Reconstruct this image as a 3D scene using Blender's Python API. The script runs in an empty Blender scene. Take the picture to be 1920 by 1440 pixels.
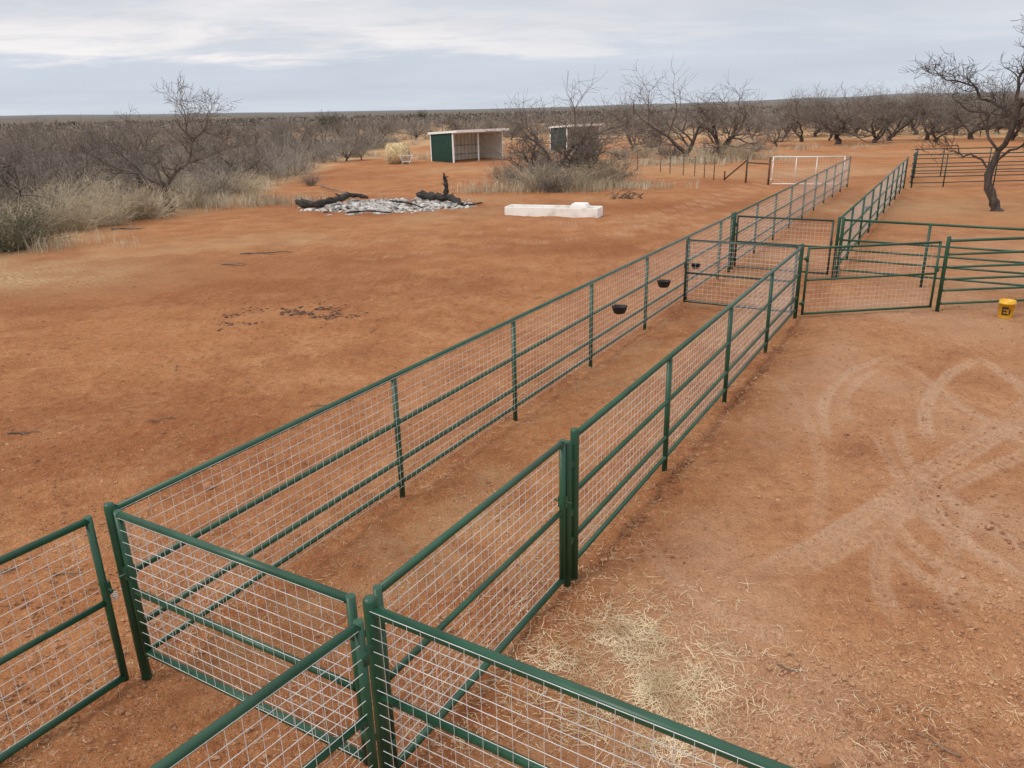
import bpy, bmesh, math, random
import numpy as np
from mathutils import Vector, Matrix
rad = math.radians
H = 4.3; FP = 1442.0; PITCH = rad(19.6); ROLL = rad(1.3)
SC = bpy.context.scene; COL = SC.collection
cp, sp, cr, sr = math.cos(PITCH), math.sin(PITCH), math.cos(ROLL), math.sin(ROLL)

# measured photo position -> point of the level ground (or of height z) in metres
def P(u, v, z=0.0):
    dx, dy = u-960.0, v-720.0
    x = (dx*cr-dy*sr)/FP; y = (dx*sr+dy*cr)/FP
    d = (x, cp-y*sp, -sp-y*cp)
    t = (H-z)/-d[2]
    return Vector((d[0]*t, d[1]*t, z))

# ------------------------------------------------------------------ noise
_tab = np.random.RandomState(7).rand(256, 256)
def vnoise(x, y, s=0):
    x = np.asarray(x, float)+s*17.3; y = np.asarray(y, float)+s*9.7
    xi = np.floor(x).astype(int); yi = np.floor(y).astype(int)
    fx = x-xi; fy = y-yi; fx = fx*fx*(3-2*fx); fy = fy*fy*(3-2*fy)
    a = _tab[xi & 255, yi & 255]; b = _tab[(xi+1) & 255, yi & 255]
    c = _tab[xi & 255, (yi+1) & 255]; d = _tab[(xi+1) & 255, (yi+1) & 255]
    return (a*(1-fx)+b*fx)*(1-fy)+(c*(1-fx)+d*fx)*fy
def fbm(x, y, o=4, s=0):
    t = 0; a = .5; n = 0
    for i in range(o):
        t = t+a*vnoise(x*2**i, y*2**i, s+i); n += a; a *= .5
    return t/n
def sstep(a, b, x): 
    t = np.clip((x-a)/(b-a), 0, 1); return t*t*(3-2*t)

# ------------------------------------------------------------------ lane frame
P0 = Vector((-.208, .911))*H; LD = Vector((.503, .8643)); LN = Vector((-.8643, .503))
def LP(s, w, z=0.0):
    p = P0+LD*(s*H)+LN*(w*H); return Vector((p.x, p.y, z))
HF = .355*H

# ------------------------------------------------------------------ tracks on the ground
TRACKS = [
 ([(1400,1085),(1560,1008),(1700,922),(1850,832),(1960,770)], .10, 1.0),
 ([(1440,1060),(1580,990),(1720,893),(1860,800),(1960,735)], .08, .75),
 ([(1470,1090),(1620,1010),(1800,903),(1960,838)], .08, .75),
 ([(1555,830),(1545,755),(1598,694),(1680,662)], .05, .7),
 ([(1600,800),(1585,745),(1640,692),(1720,668)], .05, .5),
 ([(1745,835),(1736,762),(1788,694),(1850,672)], .07, 1.0),
 ([(1600,962),(1680,1040),(1780,1110),(1950,1150)], .065, .9),
 ([(1640,940),(1720,1030),(1830,1100),(1960,1130)], .06, .7),
 ([(1715,912),(1800,1010),(1960,1110)], .075, .9),
 ([(1740,890),(1840,985),(1970,1050)], .065, .8),
 ([(1640,800),(1690,900),(1760,990),(1900,1060)], .06, .7),
 ([(1680,790),(1700,860),(1760,930),(1900,1000)], .06, .6),
 ([(1820,660),(1900,715),(1980,800)], .07, .8),
 ([(1640,660),(1720,700),(1800,760),(1960,860)], .06, .55),
 ([(1200,1010),(1280,1100),(1400,1180),(1560,1210)], .06, .4),
 ([(1700,930),(1660,1010),(1650,1100),(1700,1200)], .07, .6),
 ([(1450,700),(1520,800),(1540,930),(1500,1060)], .06, .4),
 ([(1850,1200),(1780,1120),(1800,1000),(1900,900)], .06, .6),
 ([(600,462),(850,440),(1100,420),(1400,395),(1560,340)], .14, .5),
 ([(650,490),(850,468),(1100,446),(1300,425),(1500,375)], .14, .5),
 ([(1000,420),(1200,405),(1400,350),(1600,285),(1700,262)], .18, .6),
 ([(1150,440),(1300,395),(1450,345),(1560,305)], .18, .6),
]
TRW = [([P(u, v).xy for u, v in p], w, k) for p, w, k in TRACKS]
def track_field(x, y):
    out = np.zeros_like(x); hgt = np.zeros_like(x)
    for ti, (pts, w, k) in enumerate(TRW):
        acc = 0; q = []; n = len(pts)
        for i in range(n-1):
            a = pts[max(i-1,0)]; b = pts[i]; c = pts[i+1]; d = pts[min(i+2,n-1)]
            for j in range(6):
                t = j/6
                q.append(.5*((2*b)+(c-a)*t+(2*a-5*b+4*c-d)*t*t+(3*b-a-3*c+d)*t**3))
        q.append(pts[-1])
        x0 = min(p.x for p in q)-1; x1 = max(p.x for p in q)+1; y0 = min(p.y for p in q)-1; y1 = max(p.y for p in q)+1
        m = (x > x0)&(x < x1)&(y > y0)&(y < y1)
        if not m.any(): continue
        xs = x[m]; ys = y[m]; best = np.full(xs.shape, 9.0); al = np.zeros_like(xs)
        for a, b in zip(q[:-1], q[1:]):
            e = b-a; L = e.length
            if L < 1e-5: continue
            t = np.clip(((xs-a.x)*e.x+(ys-a.y)*e.y)/(L*L), 0, 1)
            dd = np.hypot(xs-a.x-t*e.x, ys-a.y-t*e.y)
            better = dd < best
            al = np.where(better, acc+t*L, al); best = np.minimum(best, dd); acc += L
        ends = sstep(0, .6, al)*sstep(0, .6, acc-al)
        brk = sstep(.25, .6, fbm(xs*1.7+ti, ys*1.7, 3, 90+ti))
        lugs = .5+.5*np.sin((al+best*.8)*2*math.pi/.14)
        ins = 1-sstep(w*.8, w*1.2, best); edg = np.exp(-((best-w)/.030)**2)
        val = (ins*(.22+.62*lugs)+edg*.5)*k*ends*(.5+.5*brk)
        o = out[m]; out[m] = np.maximum(o, val)
        hgt[m] += (-ins*.022+ins*lugs*.018+edg*.016)*k*ends*(.4+.6*brk)
    return np.clip(out, 0, 1), hgt

def far_r(x, y):
    r = np.hypot(x, y); az = np.degrees(np.arctan2(x, y))
    A = np.interp(az, [-60,-34,-12,0,12,25,40,70], [24,22,13,10,15,25,29,29])
    A = A*(.9+.2*vnoise(az*.35, az*0+3))
    return sstep(700, 3000, r)*A - sstep(3100, 5500, r)*30
def gh(x, y):
    x = np.asarray(x, float); y = np.asarray(y, float)
    near = 1-sstep(25, 60, np.hypot(x, y))
    h = (fbm(x*.35, y*.35, 3, 1)-.5)*.10
    h = h+near*((fbm(x*2.2, y*2.2, 3, 5)-.5)*.075+(fbm(x*6, y*6, 2, 9)-.5)*.055)
    return h+far_r(x, y)
def g1(x, y): return float(gh(np.array([x]), np.array([y]))[0])

# ------------------------------------------------------------------ mesh builder
OFF = {}
class MB:
    def __init__(s): s.v = []; s.f = []; s.sm = []
    def add(s, vs, fs, smooth=False):
        b = len(s.v); s.v += [tuple(p) for p in vs]
        for f in fs: s.f.append(tuple(b+i for i in f)); s.sm.append(smooth)
    def chain(s, pts, rs, n=8, cap=True, closed=False):
        pts = [Vector(p) for p in pts]; m = len(pts)
        if not hasattr(rs, '__len__'): rs = [rs]*m
        vs = []; u = None
        for i in range(m):
            if closed: t = (pts[(i+1) % m]-pts[i-1])
            else: t = pts[min(i+1, m-1)]-pts[max(i-1, 0)]
            t.normalize()
            if u is None:
                u = t.orthogonal().normalized()
            else:
                u = u-t*u.dot(t); u.normalize()
            w = t.cross(u)
            for k in range(n):
                a = 2*math.pi*k/n
                vs.append(pts[i]+(u*math.cos(a)+w*math.sin(a))*rs[i])
        fs = []
        for i in range(m if closed else m-1):
            j = (i+1) % m
            for k in range(n):
                fs.append((i*n+k, i*n+(k+1) % n, j*n+(k+1) % n, j*n+k))
        s.add(vs, fs, n > 3)
        if cap and not closed:
            b = len(s.v)-len(vs)
            s.f.append(tuple(b+k for k in reversed(range(n)))); s.sm.append(False)
            s.f.append(tuple(b+(m-1)*n+k for k in range(n))); s.sm.append(False)
    def tube(s, a, b, r, n=10, r2=None): s.chain([a, b], [r, r if r2 is None else r2], n)
    def hexa(s, c): s.add(c, [(3,2,1,0),(4,5,6,7),(0,1,5,4),(1,2,6,5),(2,3,7,6),(3,0,4,7)])
    def box(s, c, size, ux=(1,0,0), uy=(0,1,0)):
        ux = Vector(ux).normalized(); uy = Vector(uy).normalized(); uz = ux.cross(uy); c = Vector(c)
        a, b, h = [q/2 for q in size]
        s.hexa([c+ux*i*a+uy*j*b+uz*k*h for k in (-1,1) for i, j in ((-1,-1),(1,-1),(1,1),(-1,1))])
    def lathe(s, prof, c, n=20, sx=1, sy=1):
        c = Vector(c); vs = []
        for r, z in prof:
            for k in range(n):
                a = 2*math.pi*k/n; vs.append(c+Vector((math.cos(a)*r*sx, math.sin(a)*r*sy, z)))
        fs = []
        for i in range(len(prof)-1):
            for k in range(n): fs.append((i*n+k, i*n+(k+1) % n, (i+1)*n+(k+1) % n, (i+1)*n+k))
        s.add(vs, fs, True)
    def blob(s, c, size, rng, n=8, amp=.3):
        c = Vector(c); vs = []; fs = []
        R = 6
        for i in range(R+1):
            th = math.pi*i/R
            for k in range(n):
                a = 2*math.pi*k/n; q = 1+rng.uniform(-amp, amp)*(1 if 0 < i < R else 0)
                vs.append(c+Vector((math.sin(th)*math.cos(a)*size[0]*q, math.sin(th)*math.sin(a)*size[1]*q, math.cos(th)*size[2]*q)))
        for i in range(R):
            for k in range(n): fs.append((i*n+k, (i+1)*n+k, (i+1)*n+(k+1) % n, i*n+(k+1) % n))
        s.add(vs, fs, False)
    def build(s, name, mat, parent=None, loc=None, bevel=0):
        if parent is not None: off = OFF[parent.name]
        else: off = Vector(loc) if loc is not None else Vector((0,0,0))
        me = bpy.data.meshes.new(name)
        me.from_pydata([(a-off.x, b-off.y, c-off.z) for a, b, c in s.v], [], s.f)
        me.polygons.foreach_set('use_smooth', s.sm)
        me.materials.append(mat)
        if bevel:
            bm = bmesh.new(); bm.from_mesh(me)
            bmesh.ops.bevel(bm, geom=[e for e in bm.edges if len(e.link_faces) == 2 and e.calc_face_angle(0) > .8], offset=bevel, segments=2, affect='EDGES')
            bm.to_mesh(me); bm.free()
        me.update()
        o = bpy.data.objects.new(name, me); COL.objects.link(o)
        if parent is not None: o.parent = parent
        else: o.location = off
        OFF[o.name] = off
        return o
def tag(o, label, cat, group=None, kind=None):
    if label: o['label'] = label
    if cat: o['category'] = cat
    if group: o['group'] = group
    if kind: o['kind'] = kind
    return o
def thing(name, label, cat, loc=(0,0,0), group=None):
    o = bpy.data.objects.new(name, None); COL.objects.link(o); o.empty_display_size = .3
    o.location = loc; OFF[o.name] = Vector(loc); return tag(o, label, cat, group)
def copy_tree(o, loc, rz=0, sc=1, label=None, group=None):
    def cp_(q, par):
        c = q.copy(); COL.objects.link(c); c.parent = par
        for ch in list(q.children): cp_(ch, c)
        return c
    r = cp_(o, None); r.location = loc; r.rotation_euler = (0,0,rz); r.scale = (sc,)*3 if not hasattr(sc,'__len__') else sc
    if label: r['label'] = label
    if 'group' in r: del r['group']
    if group: r['group'] = group
    return r

def np_mesh(name, V, quads, mat, smooth=False):
    me = bpy.data.meshes.new(name); nq = len(quads)
    me.vertices.add(len(V)); me.vertices.foreach_set('co', V.astype(np.float32).ravel())
    me.loops.add(nq*4); me.loops.foreach_set('vertex_index', quads.astype(np.int32).ravel())
    me.polygons.add(nq); me.polygons.foreach_set('loop_start', np.arange(nq, dtype=np.int32)*4)
    me.polygons.foreach_set('loop_total', np.full(nq, 4, np.int32))
    if smooth: me.polygons.foreach_set('use_smooth', np.ones(nq, bool))
    me.update(calc_edges=True); me.materials.append(mat)
    o = bpy.data.objects.new(name, me); COL.objects.link(o); return o
def ribbons(p0, p1, p2, side, w0, w1, w2):
    n = len(p0); V = np.empty((n, 6, 3))
    for i, (p, w) in enumerate(((p0, w0), (p1, w1), (p2, w2))):
        V[:, 2*i] = p-side*w[:, None]/2; V[:, 2*i+1] = p+side*w[:, None]/2
    b = np.arange(n)[:, None]*6
    q = np.concatenate([b+np.array([[0,1,3,2]]), b+np.array([[2,3,5,4]])], 0)
    return V.reshape(-1, 3), q

# ------------------------------------------------------------------ materials
def newmat(name):
    m = bpy.data.materials.new(name); m.use_nodes = True; nt = m.node_tree
    return m, nt, nt.nodes['Principled BSDF']
def pmat(name, c1, c2, scale=8, rough=.8, metal=0, bump=0, bscale=None, detail=3, spec=.5, stretch=None, c3=None):
    m, nt, b = newmat(name); N = nt.nodes; K = nt.links
    tc = N.new('ShaderNodeTexCoord'); src = tc.outputs['Object']
    if stretch:
        mp = N.new('ShaderNodeMapping'); mp.inputs['Scale'].default_value = stretch; K.new(src, mp.inputs[0]); src = mp.outputs[0]
    no = N.new('ShaderNodeTexNoise'); no.inputs['Scale'].default_value = scale; no.inputs['Detail'].default_value = detail
    K.new(src, no.inputs['Vector'])
    r = N.new('ShaderNodeValToRGB'); r.color_ramp.elements[0].position = .35; r.color_ramp.elements[1].position = .65
    r.color_ramp.elements[0].color = (*c1, 1); r.color_ramp.elements[1].color = (*c2, 1)
    if c3:
        e = r.color_ramp.elements.new(.5); e.color = (*c3, 1)
    K.new(no.outputs[0], r.inputs[0]); K.new(r.outputs[0], b.inputs['Base Color'])
    b.inputs['Roughness'].default_value = rough; b.inputs['Metallic'].default_value = metal
    b.inputs['Specular IOR Level'].default_value = spec
    if bump:
        n2 = N.new('ShaderNodeTexNoise'); n2.inputs['Scale'].default_value = bscale or scale*3; n2.inputs['Detail'].default_value = 3
        K.new(src, n2.inputs['Vector'])
        bp = N.new('ShaderNodeBump'); bp.inputs['Strength'].default_value = .6; bp.inputs['Distance'].default_value = bump
        K.new(n2.outputs[0], bp.inputs['Height']); K.new(bp.outputs[0], b.inputs['Normal'])
    return m
GREEN = pmat('green_pipe_paint', (.008,.055,.028), (.015,.080,.043), 3, .40)
DGREEN = pmat('dark_gate_paint', (.010,.034,.025), (.016,.052,.038), 3, .42)
WIRE = pmat('galvanised_wire', (.52,.52,.51), (.74,.74,.73), 5, .5, .1)
RUST = pmat('rusty_pipe', (.08,.045,.03), (.14,.08,.05), 6, .8, .1)
WHITEP = pmat('white_pipe_paint', (.66,.65,.62), (.78,.77,.74), 4, .5)
FEEDP = pmat('dull_white_pipe', (.42,.41,.38), (.56,.54,.50), 4, .6)
BLACKR = pmat('black_rubber', (.008,.008,.009), (.018,.018,.02), 9, .55)
CONC = pmat('white_concrete', (.64,.59,.52), (.88,.86,.82), 1.7, .9, 0, .006, 30, c3=(.84,.81,.76), detail=5)
WATER, _nt, _b = newmat('trough_water'); _b.inputs['Base Color'].default_value = (.06,.07,.06,1); _b.inputs['Roughness'].default_value = .05
SHGREEN = pmat('green_steel', (.010,.045,.034), (.014,.058,.044), 2, .45)
SHCREAM = pmat('cream_steel', (.74,.71,.64), (.86,.83,.76), 2, .6)
SHRIB = pmat('cream_steel_ribs', (.40,.37,.32), (.5,.47,.40), 2, .6)
SHWHITE = pmat('white_trim', (.82,.82,.81), (.88,.88,.87), 2, .45)
SHROOF = pmat('roof_steel', (.58,.63,.61), (.67,.71,.69), 2, .4)
HAY = pmat('bale_hay', (.42,.31,.16), (.80,.66,.41), 9, .95, 0, .03, 30)
STRAW = pmat('loose_straw', (.50,.38,.22), (.88,.74,.50), 3, .85)
GRASS = pmat('dry_grass_blades', (.36,.295,.205), (.62,.53,.385), .6, .9)
BARK = pmat('mesquite_bark', (.035,.026,.021), (.085,.062,.05), 9, .95, stretch=(1,1,.35))
BARK2 = pmat('grey_bark', (.065,.052,.043), (.13,.106,.092), 9, .95, stretch=(1,1,.35))
TWIG = pmat('bare_twigs', (.105,.083,.070), (.19,.155,.132), 1.2, .95)
TWIG2 = pmat('grey_brush_twigs', (.16,.135,.116), (.30,.26,.225), .5, .95)
BRUSHM = pmat('distant_brush', (.145,.122,.104), (.28,.235,.20), .03, .95, c3=(.205,.172,.146))
SAGE = pmat('sage_brush', (.10,.10,.058), (.20,.18,.115), 2, .95)
JUNI = pmat('evergreen_leaves', (.025,.035,.014), (.065,.075,.03), 3, .9)
ASH = pmat('pale_ash', (.10,.085,.078), (.66,.635,.61), 5, .98, 0, .06, 14, c3=(.36,.33,.305), detail=6)
CHAR = pmat('charred_wood', (.008,.007,.007), (.05,.042,.037), 9, .85, 0, .05, 12)
DEADW = pmat('weathered_stick', (.10,.07,.05), (.26,.19,.14), 6, .9)
CLOD = pmat('dirt_clods', (.23,.098,.048), (.50,.27,.15), .9, .97)
DARKC = pmat('dark_clods', (.035,.022,.016), (.14,.07,.042), 5, .97)
YEL = pmat('yellow_plastic', (.72,.40,.015), (.80,.47,.03), 3, .4)
INK = pmat('black_print', (.02,.02,.02), (.03,.03,.03), 3, .5)

# ------------------------------------------------------------------ camera, world, sun
cam = bpy.data.cameras.new('camera'); co = bpy.data.objects.new('camera', cam); COL.objects.link(co)
cam.sensor_width = 36; cam.lens = 36*FP/1920; cam.clip_start = .05; cam.clip_end = 20000
co.matrix_world = Matrix.Translation((0,0,H)) @ Matrix.Rotation(math.pi/2-PITCH, 4, 'X') @ Matrix.Rotation(-ROLL, 4, 'Z')
SC.camera = co
SC.view_settings.view_transform = 'Standard'; SC.view_settings.look = 'None'; SC.view_settings.exposure = 0

W = bpy.data.worlds.new('World'); SC.world = W; W.use_nodes = True
nt = W.node_tree; N = nt.nodes; K = nt.links; N.clear()
out = N.new('ShaderNodeOutputWorld'); bgc = N.new('ShaderNodeBackground'); bgn = N.new('ShaderNodeBackground'); ad = N.new('ShaderNodeAddShader')
sky = N.new('ShaderNodeTexSky'); sky.sky_type = 'NISHITA'; sky.sun_disc = False
SUN_EL, SUN_AZ = rad(42), rad(-115)
sky.sun_elevation = SUN_EL; sky.sun_rotation = SUN_AZ
K.new(sky.outputs[0], bgn.inputs[0]); bgn.inputs[1].default_value = .008
def math_(op, a, b=None, c=None, clamp=False):
    n = N.new('ShaderNodeMath'); n.operation = op; n.use_clamp = clamp
    for i, q in enumerate((a, b, c)):
        if q is None: continue
        if isinstance(q, (int, float)): n.inputs[i].default_value = q
        else: K.new(q, n.inputs[i])
    return n.outputs[0]
tc = N.new('ShaderNodeTexCoord'); sx = N.new('ShaderNodeSeparateXYZ'); K.new(tc.outputs['Generated'], sx.inputs[0])
X, Y, Z = sx.outputs
zz = math_('ADD', math_('MAXIMUM', Z, 0), .10)
cx = N.new('ShaderNodeCombineXYZ'); K.new(math_('DIVIDE', X, zz), cx.inputs[0]); K.new(math_('DIVIDE', Y, zz), cx.inputs[1])
def noi(vec, scale, detail=4, rough=.5, dist=0):
    n = N.new('ShaderNodeTexNoise'); n.inputs['Scale'].default_value = scale; n.inputs['Detail'].default_value = detail
    n.inputs['Roughness'].default_value = rough; n.inputs['Distortion'].default_value = dist
    K.new(vec, n.inputs['Vector']); return n.outputs[0]
mp = N.new('ShaderNodeMapping'); mp.inputs['Scale'].default_value = (.7,1,1); K.new(cx.outputs[0], mp.inputs[0])
n1 = noi(mp.outputs[0], .45, 4, .58, .4); n2 = noi(mp.outputs[0], 1.3, 5, .62, .3)
def ramp(fac, els):
    r = N.new('ShaderNodeValToRGB'); cr_ = r.color_ramp
    while len(cr_.elements) < len(els): cr_.elements.new(.5)
    for e, (p, c) in zip(cr_.elements, els): e.position = p; e.color = (*c, 1)
    K.new(fac, r.inputs[0]); return r.outputs[0]
zj = math_('ADD', Z, math_('MULTIPLY', math_('SUBTRACT', n2, .5), .045))
base = ramp(zj, [(0,(.64,.69,.76)), (.02,(.585,.64,.725)), (.06,(.60,.65,.735)), (.12,(.63,.65,.705)), (.2,(.66,.675,.71)), (1,(1.45,1.42,1.38))])
band = ramp(zj, [(0,(0,0,0)), (.056,(0,0,0)), (.066,(1,1,1)), (.092,(1,)*3), (.112,(.55,)*3), (.2,(.6,)*3), (.3,(0,0,0))])
azm = math_('SUBTRACT', 1, math_('MULTIPLY', math_('ADD', X, .20), 1.9, clamp=True), clamp=True)
patch = math_('MULTIPLY', math_('SUBTRACT', n2, .40), 5.0, clamp=True)
bf = math_('MULTIPLY', math_('MULTIPLY', band, math_('ADD', math_('MULTIPLY', azm, .85), .22)), math_('ADD', math_('MULTIPLY', patch, .85), .18), clamp=True)
mx = N.new('ShaderNodeMixRGB'); K.new(bf, mx.inputs[0]); K.new(base, mx.inputs[1]); mx.inputs[2].default_value = (.90,.86,.86,1)
mx2 = N.new('ShaderNodeMixRGB'); mx2.blend_type = 'MULTIPLY'; mx2.inputs[0].default_value = 1
gr = ramp(n1, [(.3,(.88,.885,.90)), (.7,(1.04,1.04,1.04))]); K.new(mx.outputs[0], mx2.inputs[1]); K.new(gr, mx2.inputs[2])
K.new(mx2.outputs[0], bgc.inputs[0]); bgc.inputs[1].default_value = 1.0
K.new(bgc.outputs[0], ad.inputs[0]); K.new(bgn.outputs[0], ad.inputs[1]); K.new(ad.outputs[0], out.inputs[0])

sl = bpy.data.lights.new('sun', 'SUN'); so = bpy.data.objects.new('sun', sl); COL.objects.link(so)
sl.energy = 1.5; sl.angle = rad(14); sl.color = (1, .94, .85)
sd = Vector((math.sin(SUN_AZ)*math.cos(SUN_EL), math.cos(SUN_AZ)*math.cos(SUN_EL), math.sin(SUN_EL)))
so.rotation_euler = sd.to_track_quat('Z', 'Y').to_euler(); so.location = (0,0,30)

# ------------------------------------------------------------------ ground sheet
def axis(lo, hi, st, elo, ehi, g=1.05):
    mid = list(np.arange(lo, hi, st)); a = []; x = lo; s = st
    while x > elo: s *= g; x -= s; a.append(x)
    b = []; x = mid[-1]; s = st
    while x < ehi: s *= g; x += s; b.append(x)
    return np.array(a[::-1]+mid+b)
ax = axis(-7, 10.5, .043, -6500, 6500); ay = axis(3.4, 16, .043, -300, 7000)
GX, GY = np.meshgrid(ax, ay); nx, ny = len(ax), len(ay)
gx, gy = GX.ravel(), GY.ravel()
trk, thg = track_field(gx, gy)
rr = np.hypot(gx, gy)
# hoof prints and kicked-up lumps near the pens
hoof = (vnoise(gx*9, gy*9, 8)-.5)
gz = gh(gx, gy)+thg*(1-sstep(18,30,rr))+(1-sstep(14,24,rr))*(hoof*.030*sstep(.3,.6,fbm(gx*.7, gy*.7, 2, 19)))*(1-trk)
ls = ((gx-P0.x)*LD.x+(gy-P0.y)*LD.y)/H; lw = ((gx-P0.x)*LN.x+(gy-P0.y)*LN.y)/H
# worn crust edge outside the right-hand lane fence
edge = np.exp(-((lw+.035-.02*(fbm(gx*1.5, gy*1.5, 3, 3)-.5)*2)/.012)**2)*((ls > .5)&(ls < 3.0))*sstep(.42,.6,fbm(gx*.8+5, gy*.8, 3, 12))
gz = gz-edge*.05
V = np.stack([gx, gy, gz], 1)
ii = np.arange(ny-1)[:, None]*nx+np.arange(nx-1)[None, :]
Q = np.stack([ii, ii+1, ii+nx+1, ii+nx], -1).reshape(-1, 4)

# brush edge, as distance per bearing
EDGE = [(-400,600),(-150,520),(0,475),(110,440),(300,400),(480,372),(560,330),(640,300),(720,285),(800,268),(1000,262),(1150,258),(1300,256),(1450,257),(1700,255),(1920,252),(2300,250)]
ea = []; er = []
for u, v in EDGE:
    p = P(u, v); ea.append(math.degrees(math.atan2(p.x, p.y))); er.append(math.hypot(p.x, p.y))
def edge_r(az): return np.interp(az, ea, er)
az = np.degrees(np.arctan2(gx, gy))
def gauss(px, rx, ry, pw=2):
    c = P(*px); return np.exp(-(((gx-c.x)/rx)**2+((gy-c.y)/ry)**2))
n_a = fbm(gx*.5, gy*.5, 4, 21); n_b = fbm(gx*.12, gy*.12, 4, 31)
rel = rr/edge_r(np.clip(az, -60, 60))
pale = sstep(.86, 1.02, rel+(n_a-.5)*.15)*.9*(1-sstep(250, 500, rr))
pale = pale+gauss((40,520), 4, 2.2)*1.0+gauss((1190,1270), .5, .5)*.35+gauss((660,290), 10, 8)*.7+gauss((1700,390), 5, 3.5)*.55+gauss((1100,270), 14, 8)*.45
pale = pale+((lw > .02)&(lw < .56)&(ls > 0)&(ls < 10))*sstep(.48, .7, fbm(gx*1.1, gy*1.1, 3, 41))*.3
pale = pale+sstep(.5, .7, n_b)*.45*(rr > 28)
pale = np.clip(pale, 0, 1)*sstep(.25, .6, n_a+.12)
dark = gauss((1200,388), 9, 2.2)*.9+gauss((1000,470), 3, 1.2)*.8+edge*1.0+gauss((720,388), 5.0, 3.0)*1.0
dark = dark+sstep(.48, .72, fbm(gx*.22+9, gy*.22, 4, 51))*.55*(lw > -.05)+sstep(.5,.7,fbm(gx*.9, gy*.9, 4, 55))*.3*(lw > -.1)+sstep(.55,.75,fbm(gx*1.3+4, gy*1.3, 4, 57))*.3*(lw < -.02)
dark = dark+np.exp(-(np.minimum(np.abs(lw+.01), np.abs(lw-.6))/.03)**2)*.3*((ls > -1)&(ls < 4))
dark = dark+sstep(.62,.9,hoof+.5)*.45*(rr < 22)
dark = np.clip(dark, 0, 1)*(1-trk*.7)
yard = sstep(.02, .30, -lw)*(1-sstep(24,34,rr))
dust = np.clip(trk*1.0+yard*(.16+.40*sstep(.35,.65,fbm(gx*.5, gy*.5+7, 4, 61))), 0, 1)
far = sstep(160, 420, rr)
GM, nt, b = newmat('red_dirt'); N = nt.nodes; K = nt.links
tc = N.new('ShaderNodeTexCoord'); OC = tc.outputs['Object']
at = N.new('ShaderNodeAttribute'); at.attribute_name = 'mask'; sep = N.new('ShaderNodeSeparateColor'); K.new(at.outputs['Color'], sep.inputs[0])
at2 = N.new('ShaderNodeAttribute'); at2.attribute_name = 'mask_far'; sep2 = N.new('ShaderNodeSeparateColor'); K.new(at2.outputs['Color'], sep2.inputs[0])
nA = noi(OC, .9, 6, .66); nB = noi(OC, 8, 5, .72); nC = noi(OC, 34, 2, .7); nD = noi(OC, .16, 3, .55)
def mixc(f, a, b_, bt='MIX'):
    m = N.new('ShaderNodeMixRGB'); m.blend_type = bt
    for i, q in enumerate((f, a, b_)):
        if isinstance(q, (int, float)): m.inputs[i].default_value = q
        elif isinstance(q, tuple): m.inputs[i].default_value = (*q, 1)
        else: K.new(q, m.inputs[i])
    return m.outputs[0]
c = ramp(nA, [(.32,(.345,.138,.058)), (.5,(.44,.195,.086)), (.68,(.52,.26,.128))])
c = mixc(math_('MULTIPLY', math_('SUBTRACT', nD, .45), 3, clamp=True), c, (.47,.205,.085))
c = mixc(math_('MULTIPLY', math_('SUBTRACT', nB, .52), 4.5, clamp=True), c, (.29,.118,.052))
c = mixc(math_('MULTIPLY', math_('SUBTRACT', .43, nB), 5, clamp=True), c, (.57,.31,.17))
c = mixc(math_('MULTIPLY', sep.outputs[1], math_('ADD', nB, .2), clamp=True), c, (.26,.085,.034))
c = mixc(math_('MULTIPLY', sep.outputs[2], .72), c, (.60,.395,.265))
c = mixc(math_('MULTIPLY', sep.outputs[0], math_('MULTIPLY', math_('SUBTRACT', nB, .36), 4.2, clamp=True), clamp=True), c, (.57,.42,.24))
spk = math_('MULTIPLY', math_('SUBTRACT', nC, .60), 9, clamp=True)
c = mixc(math_('MULTIPLY', spk, .5), c, (.68,.48,.32))
spd = math_('MULTIPLY', math_('SUBTRACT', .40, nC), 9, clamp=True)
c = mixc(math_('MULTIPLY', spd, .6), c, (.15,.06,.03))
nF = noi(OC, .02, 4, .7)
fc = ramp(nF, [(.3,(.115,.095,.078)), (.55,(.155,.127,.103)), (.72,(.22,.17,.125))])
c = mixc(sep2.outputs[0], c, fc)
c = mixc(sep2.outputs[1], c, (.175,.225,.29))  # aerial haze painted into the far ridge colour, bluer with distance
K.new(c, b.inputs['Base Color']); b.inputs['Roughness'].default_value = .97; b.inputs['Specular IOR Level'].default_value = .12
hsum = math_('ADD', math_('MULTIPLY', nB, 1.3), math_('MULTIPLY', nC, .5))
bp = N.new('ShaderNodeBump'); bp.inputs['Strength'].default_value = 1; bp.inputs['Distance'].default_value = .075
K.new(hsum, bp.inputs['Height']); K.new(bp.outputs[0], b.inputs['Normal'])
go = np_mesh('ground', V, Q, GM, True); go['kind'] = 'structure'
ca = go.data.color_attributes.new('mask', 'FLOAT_COLOR', 'POINT')
ca.data.foreach_set('color', np.stack([pale, dark, dust, np.ones_like(pale)], 1).astype(np.float32).ravel())
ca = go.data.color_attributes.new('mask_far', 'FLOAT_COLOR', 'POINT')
ca.data.foreach_set('color', np.stack([far, sstep(1400, 3200, rr), far*0, np.ones_like(far)], 1).astype(np.float32).ravel())

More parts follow.
